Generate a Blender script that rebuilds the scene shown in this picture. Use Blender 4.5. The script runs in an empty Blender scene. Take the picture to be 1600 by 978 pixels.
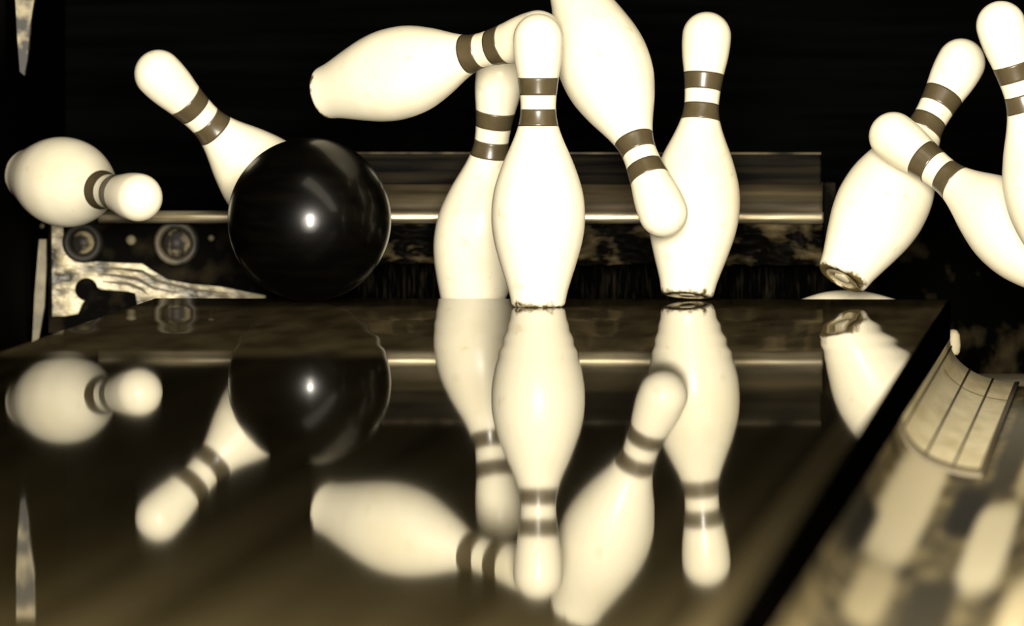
import bpy, bmesh, math, random
from mathutils import Vector, Matrix, noise
random.seed(4)
I = 0.0254
sc = bpy.context.scene
COL = sc.collection

# ------------------------------------------------------------ camera
FPX = 20050.0
HC = 19.0
cam_loc = Vector((33.6, -670.0, HC)) * I
yaw = math.atan(1067.0 / FPX)
pitch = math.atan(590.0 / FPX)
cd = bpy.data.cameras.new('camera'); cam = bpy.data.objects.new('camera', cd); COL.objects.link(cam)
cd.sensor_fit = 'HORIZONTAL'; cd.sensor_width = 36.0; cd.lens = 36.0 * FPX / 1600.0
cd.clip_start = 0.5; cd.clip_end = 60
cam.location = cam_loc
cam.rotation_euler = (math.pi / 2 - pitch, 0, yaw)
cd.dof.use_dof = True; cd.dof.focus_distance = 657 * I; cd.dof.aperture_fstop = 9.0
sc.camera = cam
RM = cam.rotation_euler.to_matrix()
CR, CU, CF = RM @ Vector((1, 0, 0)), RM @ Vector((0, 1, 0)), RM @ Vector((0, 0, -1))
def ray(x, y): return CF + CR * ((x - 800) / FPX) - CU * ((y - 489) / FPX)
def P(x, y, z): return cam_loc + ray(x, y) * (z * I)                  # z inches along the view
def atY(x, y, Y):
    r = ray(x, y); return cam_loc + r * ((Y * I - cam_loc.y) / r.y)
def atZ(x, y, H=0.0):
    r = ray(x, y); return cam_loc + r * ((H * I - cam_loc.z) / r.z)

# ------------------------------------------------------------ world, exposure, lights
w = bpy.data.worlds.new('world'); sc.world = w; w.use_nodes = True
w.node_tree.nodes['Background'].inputs[0].default_value = (0.9, 0.8, 0.5, 1)
w.node_tree.nodes['Background'].inputs[1].default_value = 0.0003
vs = sc.view_settings
vs.view_transform = 'Standard'; vs.look = 'None'; vs.exposure = 0.0; vs.gamma = 1.0; vs.use_curve_mapping = False
sc.cycles.caustics_reflective = False; sc.cycles.caustics_refractive = False
sc.cycles.max_bounces = 6; sc.cycles.glossy_bounces = 4

WARM = (1.0, 0.93, 0.80)
def area(name, loc, target, power, size, size_y=None, shape='DISK', color=WARM):
    ld = bpy.data.lights.new(name, 'AREA'); ld.energy = power; ld.shape = shape; ld.size = size
    if size_y: ld.size_y = size_y
    ld.color = color
    o = bpy.data.objects.new(name, ld); COL.objects.link(o); o.location = loc
    o.rotation_euler = (Vector(target) - Vector(loc)).to_track_quat('-Z', 'Y').to_euler(); return o
area('flash_lamp', cam_loc + Vector((-0.3, 7.0, 0.2)), (0, 0, 0.2), 2250, 1.25)
area('gutter_fill_light', (1.25, -3.0, 2.0), (0.62, -2.6, 0), 52, 0.9, 4.5, 'RECTANGLE', (1.0, 0.90, 0.70))  # added fill above the gutter to brighten it, not a real fixture

# ------------------------------------------------------------ helpers
def setp(o, label=None, cat=None, group=None, kind=None):
    if label: o['label'] = label
    if cat: o['category'] = cat
    if group: o['group'] = group
    if kind: o['kind'] = kind
    return o
def empty(name, loc=(0, 0, 0), **k):
    o = bpy.data.objects.new(name, None); o.empty_display_size = 0.05; COL.objects.link(o); o.location = loc
    return setp(o, **k)
def obj(name, bm, mat, parent=None, smooth=True, **k):
    bmesh.ops.recalc_face_normals(bm, faces=bm.faces[:])
    me = bpy.data.meshes.new(name); bm.to_mesh(me); bm.free()
    me.materials.append(mat)
    if smooth: me.polygons.foreach_set('use_smooth', [True] * len(me.polygons))
    o = bpy.data.objects.new(name, me); COL.objects.link(o); o.parent = parent
    return setp(o, **k)
def box(bm, x0, x1, y0, y1, z0, z1):
    v = [bm.verts.new((x, y, z)) for x in (x0, x1) for y in (y0, y1) for z in (z0, z1)]
    for f in ((0, 1, 3, 2), (4, 6, 7, 5), (0, 4, 5, 1), (2, 3, 7, 6), (0, 2, 6, 4), (1, 5, 7, 3)):
        bm.faces.new([v[i] for i in f])
def bev(bm, w, seg=2):
    bmesh.ops.bevel(bm, geom=bm.edges[:], offset=w, segments=seg, profile=0.7, affect='EDGES')
def lathe(bm, prof, n=96, cap0=True, cap1=True, M=None):
    rings = []
    for r, z in prof:
        if r < 1e-6: rings.append([bm.verts.new((0, 0, z))])
        else: rings.append([bm.verts.new((r * math.cos(2 * math.pi * k / n), r * math.sin(2 * math.pi * k / n), z)) for k in range(n)])
    for a, b in zip(rings, rings[1:]):
        for k in range(n):
            q = []
            for v in ((a[k % len(a)], a[(k + 1) % n % len(a)], b[(k + 1) % n % len(b)], b[k % len(b)])):
                if v not in q: q.append(v)
            if len(q) > 2: bm.faces.new(q)
    if cap0 and len(rings[0]) > 1: bm.faces.new(rings[0][::-1])
    if cap1 and len(rings[-1]) > 1: bm.faces.new(rings[-1])
    if M is not None: bmesh.ops.transform(bm, matrix=M, verts=bm.verts[:])

def mat(name):
    m = bpy.data.materials.new(name); m.use_nodes = True
    nt = m.node_tree; b = nt.nodes['Principled BSDF']; return m, nt, b
def N(nt, t, **k):
    n = nt.nodes.new(t)
    for a, v in k.items():
        if a.startswith('i_'): n.inputs[a[2:].replace('_', ' ')].default_value = v
        else: setattr(n, a, v)
    return n
def simple(name, col, rough=0.5, metal=0.0, spec=0.5):
    m, nt, b = mat(name)
    b.inputs['Base Color'].default_value = (*col, 1); b.inputs['Roughness'].default_value = rough
    b.inputs['Metallic'].default_value = metal; b.inputs['Specular IOR Level'].default_value = spec
    return m
def ramp(nt, stops):
    r = nt.nodes.new('ShaderNodeValToRGB'); e = r.color_ramp.elements
    while len(e) < len(stops): e.new(0.5)
    for i, (p, c) in enumerate(stops): e[i].position = p; e[i].color = (*c, 1)
    return r
def coords(nt, scale=(1, 1, 1), kind='Object', rot=(0, 0, 0)):
    t = nt.nodes.new('ShaderNodeTexCoord'); mp = nt.nodes.new('ShaderNodeMapping')
    mp.inputs['Scale'].default_value = scale; mp.inputs['Rotation'].default_value = rot
    nt.links.new(t.outputs[kind], mp.inputs[0]); return mp
def noisy(name, c0, c1, scale, rough=0.5, bump=0.0, p0=0.4, p1=0.6, metal=0.0, spec=0.5, nscale=6, detail=5, kind='Object'):
    m, nt, b = mat(name); mp = coords(nt, scale, kind)
    n = N(nt, 'ShaderNodeTexNoise'); n.inputs['Scale'].default_value = nscale; n.inputs['Detail'].default_value = detail
    nt.links.new(mp.outputs[0], n.inputs['Vector'])
    r = ramp(nt, [(p0, c0), (p1, c1)]); nt.links.new(n.outputs['Fac'], r.inputs[0]); nt.links.new(r.outputs[0], b.inputs['Base Color'])
    b.inputs['Roughness'].default_value = rough; b.inputs['Metallic'].default_value = metal; b.inputs['Specular IOR Level'].default_value = spec
    if bump:
        bp = N(nt, 'ShaderNodeBump'); bp.inputs['Strength'].default_value = 1.0; bp.inputs['Distance'].default_value = bump
        nt.links.new(n.outputs['Fac'], bp.inputs['Height']); nt.links.new(bp.outputs[0], b.inputs['Normal'])
    return m

# ------------------------------------------------------------ materials
def pin_material():
    m, nt, b = mat('cream_pin_coating')
    mp = coords(nt, (1, 1, 1))
    n1 = N(nt, 'ShaderNodeTexNoise'); n1.inputs['Scale'].default_value = 9; n1.inputs['Detail'].default_value = 6
    n2 = N(nt, 'ShaderNodeTexNoise'); n2.inputs['Scale'].default_value = 55; n2.inputs['Detail'].default_value = 8
    oi = nt.nodes.new('ShaderNodeObjectInfo')
    add = N(nt, 'ShaderNodeVectorMath', operation='ADD'); nt.links.new(mp.outputs[0], add.inputs[0]); nt.links.new(oi.outputs['Location'], add.inputs[1])
    for n in (n1, n2): nt.links.new(add.outputs[0], n.inputs['Vector'])
    r1 = ramp(nt, [(0.30, (0.78, 0.70, 0.49)), (0.50, (0.86, 0.79, 0.60))]); nt.links.new(n1.outputs['Fac'], r1.inputs[0])
    r2 = ramp(nt, [(0.27, (0.86, 0.84, 0.76)), (0.37, (1, 1, 1))]); nt.links.new(n2.outputs['Fac'], r2.inputs[0])
    mx = N(nt, 'ShaderNodeMix', data_type='RGBA', blend_type='MULTIPLY'); mx.inputs[0].default_value = 1
    nt.links.new(r1.outputs[0], mx.inputs[6]); nt.links.new(r2.outputs[0], mx.inputs[7])
    # grime worn into the foot of the pin
    tc = nt.nodes.new('ShaderNodeTexCoord'); sx = nt.nodes.new('ShaderNodeSeparateXYZ'); nt.links.new(tc.outputs['Object'], sx.inputs[0])
    mr = N(nt, 'ShaderNodeMapRange'); mr.inputs[1].default_value = 0.0; mr.inputs[2].default_value = 0.016; mr.inputs[3].default_value = 0.42; mr.inputs[4].default_value = 0.0
    nt.links.new(sx.outputs['Z'], mr.inputs[0])
    sub = N(nt, 'ShaderNodeMath', operation='SUBTRACT'); nt.links.new(n2.outputs['Fac'], sub.inputs[0]); nt.links.new(mr.outputs[0], sub.inputs[1])
    r3 = ramp(nt, [(0.08, (0.13, 0.10, 0.05)), (0.22, (1, 1, 1))]); nt.links.new(sub.outputs[0], r3.inputs[0])
    m2 = N(nt, 'ShaderNodeMix', data_type='RGBA', blend_type='MULTIPLY'); m2.inputs[0].default_value = 1
    nt.links.new(mx.outputs[2], m2.inputs[6]); nt.links.new(r3.outputs[0], m2.inputs[7])
    nt.links.new(m2.outputs[2], b.inputs['Base Color'])
    b.inputs['Roughness'].default_value = 0.35; b.inputs['Specular IOR Level'].default_value = 0.3
    return m
M_PIN = pin_material()
M_STRIPE = noisy('brown_stripe_paint', (0.062, 0.047, 0.023), (0.082, 0.062, 0.031), (1, 1, 1), 0.32, nscale=60, p0=0.3, p1=0.7)
M_BASE = noisy('pin_foot_plastic', (0.17, 0.13, 0.06), (0.45, 0.38, 0.23), (1, 1, 1), 0.4, nscale=50)
M_PLUG = simple('pin_foot_plug', (0.75, 0.66, 0.45), 0.4)

def ball_material():
    m, nt, b = mat('black_ball_polyester')
    mp = coords(nt, (1.5, 1.5, 9)); n = N(nt, 'ShaderNodeTexNoise'); n.inputs['Scale'].default_value = 7; n.inputs['Detail'].default_value = 6
    nt.links.new(mp.outputs[0], n.inputs['Vector'])
    r = ramp(nt, [(0.45, (0.0006, 0.0005, 0.0003)), (0.62, (0.0016, 0.0013, 0.0007))]); nt.links.new(n.outputs['Fac'], r.inputs[0])
    nt.links.new(r.outputs[0], b.inputs['Base Color'])
    b.inputs['Roughness'].default_value = 0.30; b.inputs['Specular IOR Level'].default_value = 0.15
    b.inputs['Coat Weight'].default_value = 0.36; b.inputs['Coat Roughness'].default_value = 0.13; b.inputs['Coat IOR'].default_value = 1.35
    return m
M_BALL = ball_material()

def lane_material():
    m, nt, b = mat('oiled_maple_boards')
    tc = nt.nodes.new('ShaderNodeTexCoord'); sx = nt.nodes.new('ShaderNodeSeparateXYZ'); nt.links.new(tc.outputs['Object'], sx.inputs[0])
    # board index across the width (39 boards)
    mul = N(nt, 'ShaderNodeMath', operation='MULTIPLY'); mul.inputs[1].default_value = 39 / (41.5 * I); nt.links.new(sx.outputs['X'], mul.inputs[0])
    fl = N(nt, 'ShaderNodeMath', operation='FLOOR'); nt.links.new(mul.outputs[0], fl.inputs[0])
    wn = N(nt, 'ShaderNodeTexWhiteNoise', noise_dimensions='1D'); nt.links.new(fl.outputs[0], wn.inputs['W'])
    mp = coords(nt, (60, 1.2, 1)); n = N(nt, 'ShaderNodeTexNoise'); n.inputs['Scale'].default_value = 3; n.inputs['Detail'].default_value = 6
    nt.links.new(mp.outputs[0], n.inputs['Vector'])
    ad = N(nt, 'ShaderNodeMath', operation='ADD'); nt.links.new(wn.outputs[0], ad.inputs[0]); nt.links.new(n.outputs['Fac'], ad.inputs[1])
    r = ramp(nt, [(0.2, (0.006, 0.0046, 0.0018)), (1.0, (0.016, 0.0122, 0.0055))])
    hf = N(nt, 'ShaderNodeMath', operation='MULTIPLY'); hf.inputs[1].default_value = 0.6; nt.links.new(ad.outputs[0], hf.inputs[0])
    nt.links.new(hf.outputs[0], r.inputs[0])
    # brighter reflection along the right edge board, painted as a paler tone
    gt = N(nt, 'ShaderNodeMath', operation='GREATER_THAN'); gt.inputs[1].default_value = 19.6 * I; nt.links.new(sx.outputs['X'], gt.inputs[0])
    mx = N(nt, 'ShaderNodeMix', data_type='RGBA'); nt.links.new(gt.outputs[0], mx.inputs[0]); nt.links.new(r.outputs[0], mx.inputs[6]); mx.inputs[7].default_value = (0.028, 0.0215, 0.010, 1)
    # lit band across the pin deck, painted as paler streaked boards
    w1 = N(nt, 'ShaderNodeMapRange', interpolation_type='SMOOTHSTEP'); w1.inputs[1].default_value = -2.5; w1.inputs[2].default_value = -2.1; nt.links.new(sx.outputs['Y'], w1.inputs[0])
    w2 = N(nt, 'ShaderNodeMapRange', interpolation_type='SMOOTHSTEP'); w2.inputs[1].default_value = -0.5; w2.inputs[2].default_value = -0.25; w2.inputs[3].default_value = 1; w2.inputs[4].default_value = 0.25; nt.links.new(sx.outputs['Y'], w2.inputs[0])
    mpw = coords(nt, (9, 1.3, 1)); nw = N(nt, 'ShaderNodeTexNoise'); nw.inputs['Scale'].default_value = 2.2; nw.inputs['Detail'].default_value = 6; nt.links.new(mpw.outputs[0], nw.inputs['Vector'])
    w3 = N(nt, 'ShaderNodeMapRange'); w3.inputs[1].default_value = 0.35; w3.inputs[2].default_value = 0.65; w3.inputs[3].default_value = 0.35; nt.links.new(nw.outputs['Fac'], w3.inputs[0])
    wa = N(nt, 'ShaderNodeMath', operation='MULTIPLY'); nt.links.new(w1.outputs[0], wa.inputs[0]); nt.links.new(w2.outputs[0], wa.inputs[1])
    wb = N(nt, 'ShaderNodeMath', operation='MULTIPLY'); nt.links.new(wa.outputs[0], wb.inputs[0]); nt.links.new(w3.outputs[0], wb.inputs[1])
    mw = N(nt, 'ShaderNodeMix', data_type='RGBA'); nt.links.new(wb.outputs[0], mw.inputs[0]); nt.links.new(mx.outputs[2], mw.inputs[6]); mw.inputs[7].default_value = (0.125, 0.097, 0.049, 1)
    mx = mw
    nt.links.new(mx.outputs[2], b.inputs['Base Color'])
    b.inputs['Roughness'].default_value = 0.0195; b.inputs['IOR'].default_value = 1.40
    # very slight waviness of the finish
    mp2 = coords(nt, (4.0, 1.0, 1)); n2 = N(nt, 'ShaderNodeTexNoise'); n2.inputs['Scale'].default_value = 3.0; n2.inputs['Detail'].default_value = 2
    nt.links.new(mp2.outputs[0], n2.inputs['Vector'])
    bp = N(nt, 'ShaderNodeBump'); bp.inputs['Strength'].default_value = 1.0; bp.inputs['Distance'].default_value = 0.00006
    # a few shallow undulations sanded into the tail of the pin deck
    ph = N(nt, 'ShaderNodeMath', operation='MULTIPLY'); ph.inputs[1].default_value = 2 * math.pi / 0.55; nt.links.new(sx.outputs['Y'], ph.inputs[0])
    sn = N(nt, 'ShaderNodeMath', operation='SINE'); nt.links.new(ph.outputs[0], sn.inputs[0])
    mk = N(nt, 'ShaderNodeMapRange', interpolation_type='SMOOTHSTEP'); mk.inputs[1].default_value = -2.7; mk.inputs[2].default_value = -1.9; mk.inputs[3].default_value = 0; mk.inputs[4].default_value = 1.6
    nt.links.new(sx.outputs['Y'], mk.inputs[0])
    wv = N(nt, 'ShaderNodeMath', operation='MULTIPLY_ADD'); nt.links.new(sn.outputs[0], wv.inputs[0]); nt.links.new(mk.outputs[0], wv.inputs[1]); nt.links.new(n2.outputs['Fac'], wv.inputs[2])
    nt.links.new(wv.outputs[0], bp.inputs['Height']); nt.links.new(bp.outputs[0], b.inputs['Normal'])
    # the worn share of the finish scatters light
    b2 = nt.nodes.new('ShaderNodeBsdfDiffuse'); nt.links.new(mx.outputs[2], b2.inputs['Color'])
    ms = nt.nodes.new('ShaderNodeMixShader'); ms.inputs[0].default_value = 0.27
    nt.links.new(b.outputs[0], ms.inputs[1]); nt.links.new(b2.outputs[0], ms.inputs[2])
    nt.links.new(ms.outputs[0], nt.nodes['Material Output'].inputs['Surface'])
    return m
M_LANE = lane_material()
M_EDGE = noisy('dark_lane_side', (0.0004, 0.0004, 0.0003), (0.0012, 0.001, 0.0007), (1, 0.2, 1), 1.0, nscale=20, spec=0.0)
M_BLACK = noisy('pit_black', (0.0001, 0.0001, 0.0001), (0.0007, 0.0008, 0.0008), (.6, 1, 12), 0.9, nscale=4, spec=0.02)
M_KICK = noisy('kickback_laminate', (0.0001, 0.0001, 0.0001), (0.0005, 0.0004, 0.0003), (1, 1, 1), 0.8, nscale=8, spec=0.01)

def gutter_material(rib):
    """moulded gutter plastic with pin reflections painted in as patches; coordinates in metres of the lane"""
    m, nt, b = mat('moulded_gutter_plastic')
    tc = nt.nodes.new('ShaderNodeTexCoord')
    mp = coords(nt, (22, 2.2, 22)); n = N(nt, 'ShaderNodeTexNoise'); n.inputs['Scale'].default_value = 1.6; n.inputs['Detail'].default_value = 4
    nt.links.new(mp.outputs[0], n.inputs['Vector'])
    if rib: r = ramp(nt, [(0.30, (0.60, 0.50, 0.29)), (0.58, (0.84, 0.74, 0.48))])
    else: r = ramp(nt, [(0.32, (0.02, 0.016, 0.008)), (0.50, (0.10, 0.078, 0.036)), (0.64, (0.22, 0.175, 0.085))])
    nt.links.new(n.outputs['Fac'], r.inputs[0]); last = r.outputs[0]
    if not rib:  # bright and dark blobs colour in the gutter's mirror image of the pins
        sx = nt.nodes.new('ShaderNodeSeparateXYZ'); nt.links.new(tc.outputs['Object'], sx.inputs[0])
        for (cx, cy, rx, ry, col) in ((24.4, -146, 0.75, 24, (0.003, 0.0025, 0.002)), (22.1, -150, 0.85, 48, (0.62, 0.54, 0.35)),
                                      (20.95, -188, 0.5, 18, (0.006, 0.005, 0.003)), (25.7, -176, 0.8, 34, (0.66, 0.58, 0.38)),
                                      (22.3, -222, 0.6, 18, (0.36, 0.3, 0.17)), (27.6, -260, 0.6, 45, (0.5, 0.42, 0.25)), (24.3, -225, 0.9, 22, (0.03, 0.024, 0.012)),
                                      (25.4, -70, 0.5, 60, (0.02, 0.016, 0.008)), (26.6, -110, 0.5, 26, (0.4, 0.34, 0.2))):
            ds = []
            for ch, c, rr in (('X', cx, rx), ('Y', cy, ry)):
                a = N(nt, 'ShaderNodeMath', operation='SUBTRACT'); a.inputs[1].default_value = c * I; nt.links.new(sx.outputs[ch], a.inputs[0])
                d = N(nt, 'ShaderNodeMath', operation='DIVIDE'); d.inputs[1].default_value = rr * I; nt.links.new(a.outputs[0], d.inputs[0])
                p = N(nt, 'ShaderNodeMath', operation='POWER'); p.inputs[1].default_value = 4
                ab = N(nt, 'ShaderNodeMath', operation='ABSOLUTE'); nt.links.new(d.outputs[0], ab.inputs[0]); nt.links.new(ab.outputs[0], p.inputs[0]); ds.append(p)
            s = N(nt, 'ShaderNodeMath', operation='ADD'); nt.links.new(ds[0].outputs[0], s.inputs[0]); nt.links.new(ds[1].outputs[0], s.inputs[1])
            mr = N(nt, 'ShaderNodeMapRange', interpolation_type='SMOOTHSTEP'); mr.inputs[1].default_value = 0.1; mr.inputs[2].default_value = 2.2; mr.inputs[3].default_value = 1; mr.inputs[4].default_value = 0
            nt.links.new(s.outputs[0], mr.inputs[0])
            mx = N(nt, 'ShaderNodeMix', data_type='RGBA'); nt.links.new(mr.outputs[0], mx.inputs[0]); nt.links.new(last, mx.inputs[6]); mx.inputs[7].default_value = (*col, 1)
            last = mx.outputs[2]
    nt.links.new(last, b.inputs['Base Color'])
    b.inputs['Roughness'].default_value = 0.45; b.inputs['Specular IOR Level'].default_value = 0.12
    return m
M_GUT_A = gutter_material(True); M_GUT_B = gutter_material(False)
M_GROOVE = simple('grimy_groove', (0.05, 0.038, 0.018), 0.6)
M_GAP = simple('rubber_gasket', (0.01, 0.008, 0.004), 0.7)
M_PALE = noisy('pale_floor_paint', (0.35, 0.29, 0.17), (0.6, 0.52, 0.34), (1, 3, 1), 0.6, nscale=12)
M_CARPET = noisy('matted_pit_carpet', (0.0004, 0.0004, 0.0003), (0.030, 0.023, 0.011), (6, 6, 5), 0.9, bump=0.003, p0=0.53, p1=0.80, nscale=3.5, detail=8, spec=0.01)
M_CURTAIN = noisy('woven_black_curtain', (0.0003, 0.0003, 0.0003), (0.012, 0.010, 0.006), (120, 1, 14), 0.9, bump=0.0005, p0=0.50, p1=0.85, nscale=2, detail=4, spec=0.01)
M_STEEL = noisy('worn_tube_steel', (0.32, 0.26, 0.15), (0.75, 0.66, 0.45), (2, 1, 30), 0.42, bump=0.0004, metal=0.9, nscale=5)
M_CUSH = noisy('scuffed_cushion_vinyl', (0.022, 0.017, 0.009), (0.085, 0.066, 0.036), (1.0, 1, 16), 0.6, bump=0.0005, p0=0.34, p1=0.74, nscale=5, detail=6, spec=0.1)
M_UPPER = noisy('dark_scuffed_board', (0.0006, 0.0005, 0.0003), (0.016, 0.0125, 0.0065), (1.0, 1, 22), 0.7, p0=0.4, p1=0.75, nscale=4, spec=0.04)
M_FLAP = noisy('crumpled_rubber', (0.0015, 0.0012, 0.0007), (0.075, 0.057, 0.028), (1, 1, 2.2), 0.6, bump=0.002, p0=0.50, p1=0.70, nscale=19, detail=5, spec=0.02)
M_CAST = noisy('dented_aluminium', (0.02, 0.016, 0.008), (0.52, 0.45, 0.28), (1, 1, 1.7), 0.45, bump=0.010, p0=0.38, p1=0.66, metal=0.12, nscale=22, detail=3)
M_POST = noisy('scratched_metal_edge', (0.10, 0.082, 0.045), (0.19, 0.16, 0.09), (1, 1, 1), 0.6, nscale=30, metal=0.0)
M_RIM = noisy('worn_rim', (0.01, 0.008, 0.004), (0.10, 0.08, 0.045), (1, 1, 1), 0.6, nscale=20)
M_WORN = noisy('worn_painted_metal', (0.008, 0.006, 0.003), (0.36, 0.30, 0.17), (1, 1, 1), 0.6, p0=0.44, p1=0.6, nscale=26, detail=3)
M_PANEL = noisy('dark_machine_paint', (0.0008, 0.0007, 0.0004), (0.016, 0.012, 0.006), (1, 1, 1), 0.8, bump=0.001, p0=0.50, p1=0.72, nscale=22, spec=0.04)

# ------------------------------------------------------------ setting
HW = 20.75 * I
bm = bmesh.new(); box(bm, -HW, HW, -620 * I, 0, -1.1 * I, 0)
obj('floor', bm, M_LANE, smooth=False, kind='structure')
bm = bmesh.new(); box(bm, -HW + 0.004, HW - 0.004, -620 * I, -0.004, -5 * I, -1.12 * I)
obj('trim_1', bm, M_EDGE, smooth=False, kind='structure')                # lane foundation
bm = bmesh.new(); box(bm, HW + 0.0003, HW + 0.003, -600 * I, -0.2 * I, -2.0 * I, -0.08 * I)
obj('trim_2', bm, M_EDGE, smooth=False, kind='structure')                # dark moulding on the right side of the lane
bm = bmesh.new(); box(bm, -31.5 * I, 31.5 * I, -0.002, 60 * I, -6.5 * I, -5.6 * I)
obj('floor_pit', bm, M_BLACK, smooth=False, kind='structure')
bm = bmesh.new(); box(bm, -31.5 * I, 60 * I, 58 * I, 60 * I, -6 * I, 70 * I)
obj('wall_back', bm, M_BLACK, smooth=False, kind='structure')
bm = bmesh.new(); box(bm, -32.2 * I, -30.6 * I, -34 * I, 58 * I, -6 * I, 30 * I)
obj('wall_left', bm, M_KICK, smooth=False, kind='structure')
bm = bmesh.new(); box(bm, 30.6 * I, 32.2 * I, -24 * I, 58 * I, -6 * I, 30 * I)
obj('wall_right', bm, M_KICK, smooth=False, kind='structure')

# gutters -------------------------------------------------------------------
def gutter_profile(side):
    pts = [(20.85, -2.1), (20.95, -2.7), (21.25, -3.25), (21.9, -3.8), (22.6, -4.15), (23.5, -4.4), (24.4, -4.5), (25.6, -4.5), (26.6, -4.35), (27.6, -3.9), (28.5, -3.2), (29.3, -2.2), (29.9, -1.1), (30.3, -0.4)]
    return [(x * side, z) for x, z in pts]
def gutter(name, y0, y1, m, side, label):
    pr = gutter_profile(side); bm = bmesh.new()
    # smooth resample
    P2 = []
    for i in range(len(pr) - 1):
        p0 = pr[max(i - 1, 0)]; p1 = pr[i]; p2 = pr[i + 1]; p3 = pr[min(i + 2, len(pr) - 1)]
        for k in range(4):
            t = k / 4
            P2.append(tuple(0.5 * ((2 * p1[j]) + (-p0[j] + p2[j]) * t + (2 * p0[j] - 5 * p1[j] + 4 * p2[j] - p3[j]) * t * t + (-p0[j] + 3 * p1[j] - 3 * p2[j] + p3[j]) * t ** 3) for j in (0, 1)))
    P2.append(pr[-1])
    loop = P2 + [(x, z - 0.35) for x, z in P2[::-1]]
    a = [bm.verts.new((x * I, y0 * I, z * I)) for x, z in loop]; b = [bm.verts.new((x * I, y1 * I, z * I)) for x, z in loop]
    n = len(loop)
    for i in range(n): bm.faces.new((a[i], a[(i + 1) % n], b[(i + 1) % n], b[i]))
    h = len(P2)
    for s in (a, b):
        for i in range(h - 1): bm.faces.new((s[i], s[i + 1], s[n - 2 - i], s[n - 1 - i]))
    o = obj(name, bm, m, smooth=False, label=label, cat='gutter')
    return o, P2
def zat(P2, X):
    for (x0, z0), (x1, z1) in zip(P2, P2[1:]):
        if x0 <= X <= x1: return z0 + (z1 - z0) * (X - x0) / max(x1 - x0, 1e-6)
    return P2[-1][1]
gB, prB = gutter('gutter', -560, -0.5, M_GUT_B, 1, 'dull gutter with painted-in reflections running out of focus from the right rear corner to the right foreground')
prA = [(x, z + 0.16) for x, z in prB if x <= 24.4]
bm = bmesh.new(); lp = prA + [(x, z - 0.15) for x, z in prA[::-1]]; n_ = len(lp); h_ = len(prA)
ra = [bm.verts.new((x * I, -114 * I, z * I)) for x, z in lp]; rb = [bm.verts.new((x * I, -0.6 * I, z * I)) for x, z in lp]
for i in range(n_): bm.faces.new((ra[i], ra[(i + 1) % n_], rb[(i + 1) % n_], rb[i]))
for s_ in (ra, rb):
    for i in range(h_ - 1): bm.faces.new((s_[i], s_[i + 1], s_[n_ - 2 - i], s_[n_ - 1 - i]))
gA = obj('gutter_liner', bm, M_GUT_A, smooth=False, label='pale ribbed liner panel lying in the gutter beside the right rear edge of the deck', cat='gutter liner')
for X in (20.93, 21.9, 23.1, 24.35):
    z = zat(prA, X); bm = bmesh.new(); hw = 0.05 if X < 24 else 0.13
    box(bm, (X - hw) * I, (X + hw) * I, -114 * I, -0.5 * I, (z - 0.02) * I, (z + 0.07) * I); bev(bm, 0.0006, 1)
    obj('seam', bm, M_GROOVE, gA)
for Y in (-26, ):
    bm = bmesh.new(); 
    for (x0, z0), (x1, z1) in zip(prA[6:24], prA[7:25]):
        v = [bm.verts.new((x * I, (Y + d) * I, (z + 0.015) * I)) for x, z, d in ((x0, z0, -.5), (x1, z1, -.5), (x1, z1, .5), (x0, z0, .5))]; bm.faces.new(v)
    bmesh.ops.remove_doubles(bm, verts=bm.verts[:], dist=1e-5)
    obj('joint_line', bm, simple('joint_grime', (0.30, 0.25, 0.14), 0.5), gA)
gutter('gutter', -560, -0.5, M_KICK, -1, 'dark gutter section along the left edge of the lane, sunk behind it')

bm = bmesh.new()
for (x0, z0), (x1, z1) in zip(prA[:-1], prA[1:]):
    v = [bm.verts.new(q) for q in ((x0 * I, -114.03 * I, (z0 + .03) * I), (x1 * I, -114.03 * I, (z1 + .03) * I), (x1 * I, -114.03 * I, (z1 - .15) * I), (x0 * I, -114.03 * I, (z0 - .15) * I))]; bm.faces.new(v)
    v = [bm.verts.new(q) for q in ((x0 * I, -114.03 * I, (z0 + .03) * I), (x1 * I, -114.03 * I, (z1 + .03) * I), (x1 * I, -109 * I, (z1 + .03) * I), (x0 * I, -109 * I, (z0 + .03) * I))]; bm.faces.new(v)
bmesh.ops.remove_doubles(bm, verts=bm.verts[:], dist=1e-5)
obj('end_strip', bm, simple('end_strip_plastic', (0.10, 0.08, 0.042), 0.6), gA)
# right divider capping, beyond the gutter
bm = bmesh.new(); box(bm, 30.5 * I, 36 * I, -560 * I, -24.5 * I, -5 * I, 0.1 * I); bev(bm, 0.006, 3)
obj('trim_3', bm, M_GUT_B, kind='structure')
bm = bmesh.new(); box(bm, -36 * I, -30.5 * I, -560 * I, -34.5 * I, -5 * I, 0.1 * I); bev(bm, 0.006, 3)
obj('trim_4', bm, M_KICK, kind='structure')

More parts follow.
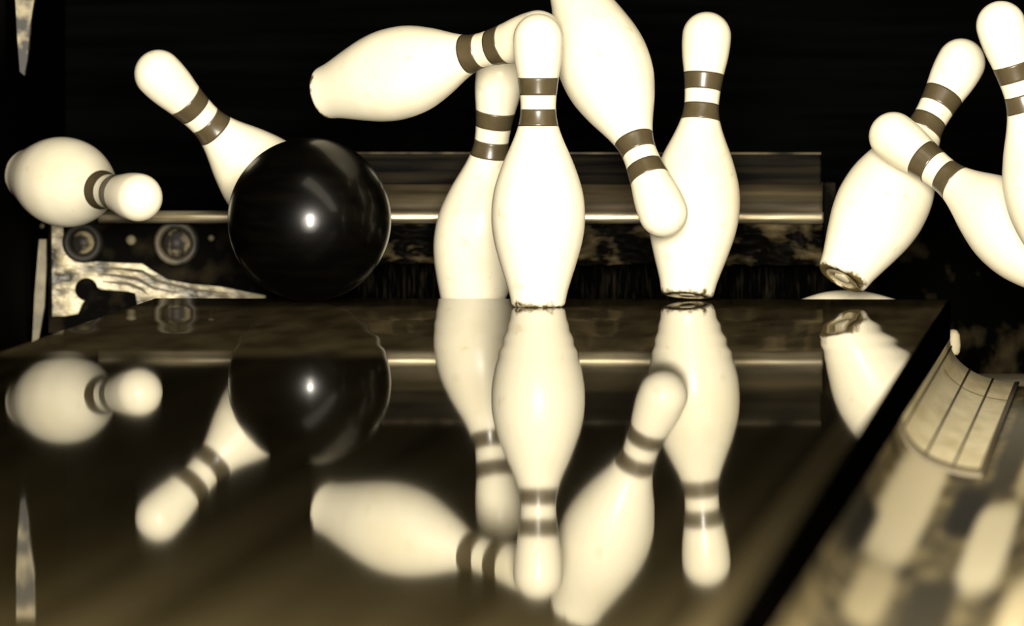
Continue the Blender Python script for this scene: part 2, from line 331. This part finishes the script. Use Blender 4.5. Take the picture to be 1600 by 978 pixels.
# gutter end bits: rounded lip and bracket at the right rear corner of the deck
t = empty('gutter_end_bracket', (21.0 * I, 0.3 * I, -2.4 * I), label='small worn metal bracket at the rear right corner of the pin deck above the gutter', cat='bracket')
bm = bmesh.new(); lathe(bm, [(0, -.5), (.28, -.5), (.36, -.35), (.4, 0), (.36, .55), (.22, .78), (0, .85)], 32, M=Matrix.Scale(I, 4)); obj('rounded_lug', bm, M_PALE, t)
bm = bmesh.new()
box(bm, -0.48 * I, -0.22 * I, -0.05 * I, 0.05 * I, 0.95 * I, 1.95 * I); bev(bm, 0.001, 2); obj('plate', bm, M_STEEL, t)
for zz in (1.15, 1.45, 1.75):
    bm = bmesh.new(); lathe(bm, [(0, 0), (.12, .0), (.12, .08), (.06, .13), (0, .13)], 18, M=Matrix.Translation((-0.35 * I, -0.05 * I, zz * I)) @ Matrix.Rotation(math.pi / 2, 4, 'X') @ Matrix.Scale(I, 4)); obj('screw', bm, M_POST, t)

# pale floor strip behind the right gutter end
bm = bmesh.new(); box(bm, 21.6 * I, 30.4 * I, 3 * I, 30 * I, -5.55 * I, -4.9 * I); bev(bm, 0.004, 2)
obj('pit_floor_board', bm, M_PALE, label='pale board low behind the end of the right gutter', cat='board')
# matted carpet wall at right rear
def drape(name, x0, x1, z0, z1, Y, m, amp, fold, seed, nx=160, nz=60, label=None, cat=None, parent=None, thick=0.006):
    bm = bmesh.new(); g = []
    for j in range(nz + 1):
        row = []
        for i in range(nx + 1):
            x = (x0 + (x1 - x0) * i / nx) * I; z = (z0 + (z1 - z0) * j / nz) * I
            y = Y * I + amp * noise.noise(Vector((x * fold[0], z * fold[1], seed))) + amp * 0.4 * noise.noise(Vector((x * fold[0] * 3, z * fold[1] * 3, seed + 5)))
            row.append(bm.verts.new((x, y, z)))
        g.append(row)
    for j in range(nz):
        for i in range(nx): bm.faces.new((g[j][i], g[j][i + 1], g[j + 1][i + 1], g[j + 1][i]))
    o = obj(name, bm, m, parent)
    md = o.modifiers.new('thick', 'SOLIDIFY'); md.thickness = thick; md.offset = 1
    if label: setp(o, label=label, cat=cat)
    return o
drape('pit_carpet', 15.5, 30.4, -5.5, 4.6, 34, M_CARPET, 0.02, (9, 6), 3, label='matted dark carpet hanging behind the right end of the pin deck', cat='carpet')
drape('pit_curtain', -16.5, 15, -5.4, 1.7, 27, M_CURTAIN, 0.012, (14, 3), 8, nx=260, label='woven black curtain hanging low behind the pin deck, under the cushion', cat='curtain')

# cushion with steel tube ----------------------------------------------------
cu = empty('pit_cushion', (0, 19 * I, 3.85 * I), label='dark scuffed cushion board with bright steel tube across the back of the pit', cat='cushion')
bm = bmesh.new(); pr = [(3.2, 1.95), (1.6, 1.85), (.8, 1.65), (.3, 1.35), (.0, 1.0), (-.2, 0.6), (-.15, 0.25), (0.3, 0.1), (0.6, -.3), (3.2, -.3)]
X0, X1, nx = -16.0, 13.6, 120; g = []
for i in range(nx + 1):
    X = X0 + (X1 - X0) * i / nx
    g.append([bm.verts.new((X * I, (y + 0.8 + 0.06 * noise.noise(Vector((X * .5, z, 1)))) * I, z * I)) for y, z in pr])
for i in range(nx):
    for k in range(len(pr)): bm.faces.new((g[i][k], g[i][(k + 1) % len(pr)], g[i + 1][(k + 1) % len(pr)], g[i + 1][k]))
bm.faces.new(g[0]); bm.faces.new(g[-1][::-1]); obj('padding', bm, M_CUSH, cu)
bm = bmesh.new(); box(bm, -16 * I, 13.5 * I, 1.9 * I, 2.6 * I, 1.2 * I, 3.45 * I); bev(bm, 0.004, 3); obj('upper_board', bm, M_UPPER, cu)
bm = bmesh.new(); box(bm, -16 * I, 13.5 * I, 1.8 * I, 2.0 * I, 3.35 * I, 3.47 * I); obj('board_edging', bm, M_RIM, cu)
bm = bmesh.new(); lathe(bm, [(0.26, -25.4), (0.33, -25.3), (0.33, 13.6), (0.26, 13.7)], 32, M=Matrix.Translation((0, -.1 * I, 0)) @ Matrix.Rotation(math.pi / 2, 4, 'Y') @ Matrix.Scale(I, 4)); obj('steel_tube', bm, M_STEEL, cu)
bm = bmesh.new(); box(bm, 13.7 * I, 14.35 * I, -.5 * I, 3 * I, -1.6 * I, 1.9 * I); bev(bm, 0.003, 2); obj('end_bracket', bm, M_PANEL, cu)
fl = drape('rubber_flap', -16, 13.6, -2.55, -0.35, 1.0, M_FLAP, 0.022, (16, 30), 12, nx=300, nz=40, parent=cu)

# left rear machinery --------------------------------------------------------
YP = 38.0
def poly_px(pts, Y, thick, bm):
    """solid plate with the given outline, standing at distance Y behind the deck edge"""
    a = [atY(x, y, Y) for x, y in pts]
    va = [bm.verts.new(p) for p in a]; vb = [bm.verts.new(p + Vector((0, thick, 0))) for p in a]
    bm.faces.new(va); bm.faces.new(vb[::-1]); n = len(a)
    for i in range(n): bm.faces.new((va[i], vb[i], vb[(i + 1) % n], va[(i + 1) % n]))
mh = empty('pit_side_housing', atY(220, 560, YP + 1), label='dark machine housing with round rollers and dented bright guard at left rear of pit', cat='machine')
inv = Matrix.Translation(-mh.location)
def hpart(name, bm, m, parent=None, smooth=False):
    bmesh.ops.transform(bm, matrix=inv, verts=bm.verts[:]); return obj(name, bm, m, parent or mh, smooth)
bm = bmesh.new(); poly_px([(76, 342), (470, 342), (470, 520), (76, 520)], YP + 1.2, 0.02, bm); hpart('back_panel', bm, M_PANEL)
bm = bmesh.new(); poly_px([(150, 330), (360, 330), (360, 351), (150, 351)], YP - 0.4, 0.03, bm); bev(bm, .003, 2); hpart('top_rail', bm, M_PANEL)
# bright guard: outline with arc around the first roller, and hole at its foot
out = [(81, 344), (98, 344)]
for k in range(13):
    a = math.radians(200 - 120 * k / 12); out.append((130 + 33 * math.cos(a), 378 + 33 * math.sin(a)))
out += [(150, 409), (190, 411), (222, 412), (240, 424), (262, 437), (300, 444), (345, 448), (415, 462), (415, 474), (330, 470), (240, 472), (215, 478), (212, 458), (200, 455), (158, 452)]
for k in range(17):
    a = math.radians(-10 - 250 * k / 16); out.append((135 + 18 * math.cos(a), 452 + 18 * math.sin(a)))
out += [(128, 476), (122, 490), (100, 494), (82, 494)]
bm = bmesh.new(); a = [(x, y) for x, y in out]
# fan-free fill: edge net then triangle fill, front displaced with dents
vs_ = [bm.verts.new(atY(x, y, YP)) for x, y in a]
es = [bm.edges.new((vs_[i], vs_[(i + 1) % len(vs_)])) for i in range(len(vs_))]
bmesh.ops.triangle_fill(bm, edges=es, use_beauty=True)
gd = hpart('dented_guard', bm, M_CAST)
for line in ([(150, 418), (190, 420), (222, 424), (250, 440), (300, 452), (370, 460)], [(152, 428), (186, 431), (215, 436), (240, 450), (290, 460)], [(160, 440), (200, 443), (222, 452), (236, 464)]):
    bm = bmesh.new(); prev = None
    pts = []
    for (xa, ya), (xb, yb) in zip(line, line[1:]): pts += [(xa + (xb - xa) * k / 5, ya + (yb - ya) * k / 5) for k in range(5)]
    for q, (x, y) in enumerate(pts):
        c = atY(x, y, YP - 0.04); w_ = 0.0022 * math.sin(math.pi * (q + 0.6) / len(pts)) + 0.0004
        ring = [bm.verts.new(c + Vector((0, -w_ * math.cos(a_), w_ * math.sin(a_)))) for a_ in (-1.6, -.8, 0, .8, 1.6)]
        if prev:
            for k in range(4): bm.faces.new((prev[k], prev[k + 1], ring[k + 1], ring[k]))
        prev = ring
    hpart('ridge', bm, M_RIM, gd, True)
md = gd.modifiers.new('thick', 'SOLIDIFY'); md.thickness = 0.002; md.offset = 0
for (cx, cy, r, big) in ((129, 379, 26, 0), (275, 380, 30, 1)):
    c = atY(cx, cy, YP + 0.2) ; s = I / 28.3 * 1.0
    T = Matrix.Translation(c) @ Matrix.Rotation(math.pi / 2, 4, 'X') @ Matrix.Scale(s, 4)
    bm = bmesh.new(); lathe(bm, [(r - 7, -20), (r - 7, 2), (r - 4, 7), (r, 8), (r + 4, 6), (r + 5, 0), (r + 5, -20)], 64, False, False, T)
    rg = hpart('roller_rim', bm, M_GAP if not big else M_RIM, smooth=True)
    bm = bmesh.new(); k = r - 8
    lathe(bm, [(0, 4), (k * .35, 3), (k * .6, -2), (k * .85, -3), (k, -8), (k, -20)], 48, False, False, T)
    hpart('roller_cap', bm, M_WORN, smooth=True)
for (cx, cy, r) in ((205, 375, 8), (330, 372, 5)):
    T = Matrix.Translation(atY(cx, cy, YP + 1.1)) @ Matrix.Rotation(math.pi / 2, 4, 'X') @ Matrix.Scale(I / 28.3, 4)
    bm = bmesh.new(); lathe(bm, [(r, -3), (r, 3), (r * .7, 6), (0, 7)], 32, True, False, T); hpart('bolt_head', bm, M_POST, smooth=True)

# metal strip on the front edge of the left side plate
bm = bmesh.new(); poly_px([(61, 374), (72, 374), (72, 420), (69, 480), (58, 545), (50, 545), (54, 460)], 34.5, 0.012, bm)
o = obj('metal_edge_strip', bm, M_POST, smooth=False, label='narrow upright metal strip at far left beside the dented guard', cat='metal strip')
bm = bmesh.new(); lathe(bm, [(0, 0), (.15, 0), (.15, .1), (.08, .2), (0, .2)], 20, M=Matrix.Translation(atY(66, 353, 34.4)) @ Matrix.Rotation(math.pi / 2, 4, 'X') @ Matrix.Scale(I, 4))
obj('bolt', bm, M_POST, o)
bm = bmesh.new(); poly_px([(24, -70), (54, -70), (53, 0), (47, 40), (43, 90), (38, 118), (31, 112), (27, 60), (24, 0)], 22, 0.02, bm)
bm.verts.ensure_lookup_table()
obj('hanging_bracket', bm, M_WORN, smooth=False, label='worn metal bracket tapering down at the upper left corner', cat='bracket')

# ------------------------------------------------------------ bowling ball
def make_ball():
    R = 4.25 * I; c0 = P(483.5, 342, 666.0); c = Vector((c0.x, c0.y, R + 0.0002))
    bm = bmesh.new(); bmesh.ops.create_icosphere(bm, subdivisions=6, radius=R)
    o = obj('bowling_ball', bm, M_BALL, label='shiny black bowling ball at the left rear of the pin deck', cat='bowling ball'); o.location = c
    return o
ball = make_ball()

# ------------------------------------------------------------ pins
PR = [(0.0, 1.22), (0.04, 1.30), (0.12, 1.36), (0.3, 1.405), (.75, 1.50), (1.5, 1.73), (2.25, 1.965), (3.375, 2.265), (4.5, 2.40), (5.875, 2.285), (7.25, 1.852), (8.625, 1.256), (9.375, 1.0), (10, .905), (10.875, .94), (11.75, 1.05), (12.625, 1.203), (13.5, 1.273)]
def pin_r(h):
    if h > 13.5:
        d = (h - 13.727) / 1.273; 
        s = (1.0 if d < 0 else math.sqrt(max(0, 1 - d * d))); return 1.273 * s
    i = max(k for k in range(len(PR)) if PR[k][0] <= h + 1e-9); i = min(i, len(PR) - 2)
    def tan(k):
        if k <= 0: return (PR[1][1] - PR[0][1]) / (PR[1][0] - PR[0][0])
        if k >= len(PR) - 1: return 0.0
        return (PR[k + 1][1] - PR[k - 1][1]) / (PR[k + 1][0] - PR[k - 1][0])
    h0, r0 = PR[i]; h1, r1 = PR[i + 1]; d = h1 - h0; t = (h - h0) / d
    m0, m1 = tan(i) * d, tan(i + 1) * d
    return (2*t**3 - 3*t*t + 1) * r0 + (t**3 - 2*t*t + t) * m0 + (-2*t**3 + 3*t*t) * r1 + (t**3 - t*t) * m1
def make_pin():
    root = empty('bowling_pin', (0, 0, 0), cat='bowling pin')
    hs = [0, 0.04, 0.12, .2, .3, .5] + [0.75 + 0.25 * k for k in range(52)]
    hs = [h for h in hs if h < 13.7]
    prof = [(0.86 * I, 0.05 * I), (0.9 * I, 0.0)] + [(pin_r(h) * I, h * I) for h in hs]
    for k in range(17):
        a = math.pi / 2 * k / 16; prof.append((max(0, 1.273 * math.cos(a)) * I if k < 16 else 0.0, (13.727 + 1.273 * math.sin(a)) * I))
    bm = bmesh.new(); lathe(bm, prof, 96, False, False); obj('pin_body', bm, M_PIN, root)
    for lo, hi in ((9.25, 10.12), (10.83, 11.72)):
        pr = [((pin_r(lo)) * I, lo * I)] + [((pin_r(lo + (hi - lo) * k / 8) + 0.012) * I, (lo + (hi - lo) * k / 8) * I) for k in range(9)] + [((pin_r(hi)) * I, hi * I)]
        bm = bmesh.new(); lathe(bm, pr, 96, False, False); obj('neck_stripe', bm, M_STRIPE, root)
    bm = bmesh.new(); lathe(bm, [(0.9 * I, 0.0), (0.86 * I, 0.05 * I), (0.80 * I, 0.10 * I), (0.45 * I, 0.12 * I), (0.42 * I, 0.02 * I)], 64, False, False)
    b_ = obj('foot_ring', bm, M_BASE, root)
    bm = bmesh.new(); lathe(bm, [(0.42 * I, 0.02 * I), (0.38 * I, 0.0), (0, 0.01 * I)], 48, False, False); obj('foot_plug', bm, M_PLUG, b_)
    return root
proto = make_pin(); used = [False]
def copy_tree(o, parent=None):
    c = o.copy(); COL.objects.link(c); c.parent = parent
    for ch in list(o.children): copy_tree(ch, c)
    return c
def pin(label, top, ang, phi, z_top, flip=False):
    """top: photo position of the head's end; ang: direction head->foot in the picture, degrees clockwise from straight down
    (positive = foot to the left); phi: tilt of the head towards the viewer; z_top: distance of the head end, inches"""
    if used[0]: o = copy_tree(proto)
    else: o = proto; used[0] = True
    a = math.radians(ang); f = math.radians(phi)
    down = (-CR * math.sin(a) - CU * math.cos(a)) * math.cos(f) + CF * math.sin(f)      # head -> foot
    up = -down
    tp = P(top[0], top[1], z_top)
    o.location = tp + down * (15 * I)
    o.rotation_mode = 'QUATERNION'; o.rotation_quaternion = up.to_track_quat('Z', 'Y')
    o['label'] = label; o['group'] = 'bowling pins struck by the ball'
    return o
# the pin standing in the middle of the deck
o = proto; used[0] = True; g0 = atZ(841, 479.5); o.location = (g0.x, g0.y, 0.0); o.rotation_mode = 'QUATERNION'
o['label'] = 'upright cream pin standing straight in the centre of the deck, in front'; o['group'] = 'bowling pins struck by the ball'
pin('pin standing at rear right of centre, its body overlapped by an upside down head', (1107, 19), 4.4, -8, 670.0)
pin('cream pin tilting behind the central upright pin, foot sunk past the deck edge', (786, 79), 7.2, 13, 678)
pin('airborne pin lying nearly level above the deck, foot to the left', (872, 46), 75.5, 33, 660.5)
pin('upside down airborne pin, head pointing down over the rear standing pin', (1049, 365), 158.7, 24, 661)
pin('pin leaning left behind the black bowling ball, foot hidden by the ball', (222, 90), -45, 20, 676)
pin('airborne pin pointing its head at the viewer at the far left', (233, 312), 102, 61.6, 677.5)
pin('pin balanced on the edge of its foot at rear right, head leaning right', (1519, 67), 29.4, -19, 672)
pin('tumbling pin crossing in front of the tilted right pin, striped neck at its middle', (1368, 192), -52, -25, 664)
pin('pin cut by the upper right frame edge, only head and left side showing', (1553, 3), -17, 5, 650)
# the fallen pin lying in the pit, only the top of its belly showing over the deck edge
o = copy_tree(proto); c = atY(1328, 453.5, 9); o.location = (c.x + 4.5 * I, 9 * I, c.z - 2.4 * I)
o.rotation_quaternion = Vector((-1, 0.06, 0)).normalized().to_track_quat('Z', 'Y')
o['label'] = 'fallen pin lying in the pit, just its white top showing over the deck edge'
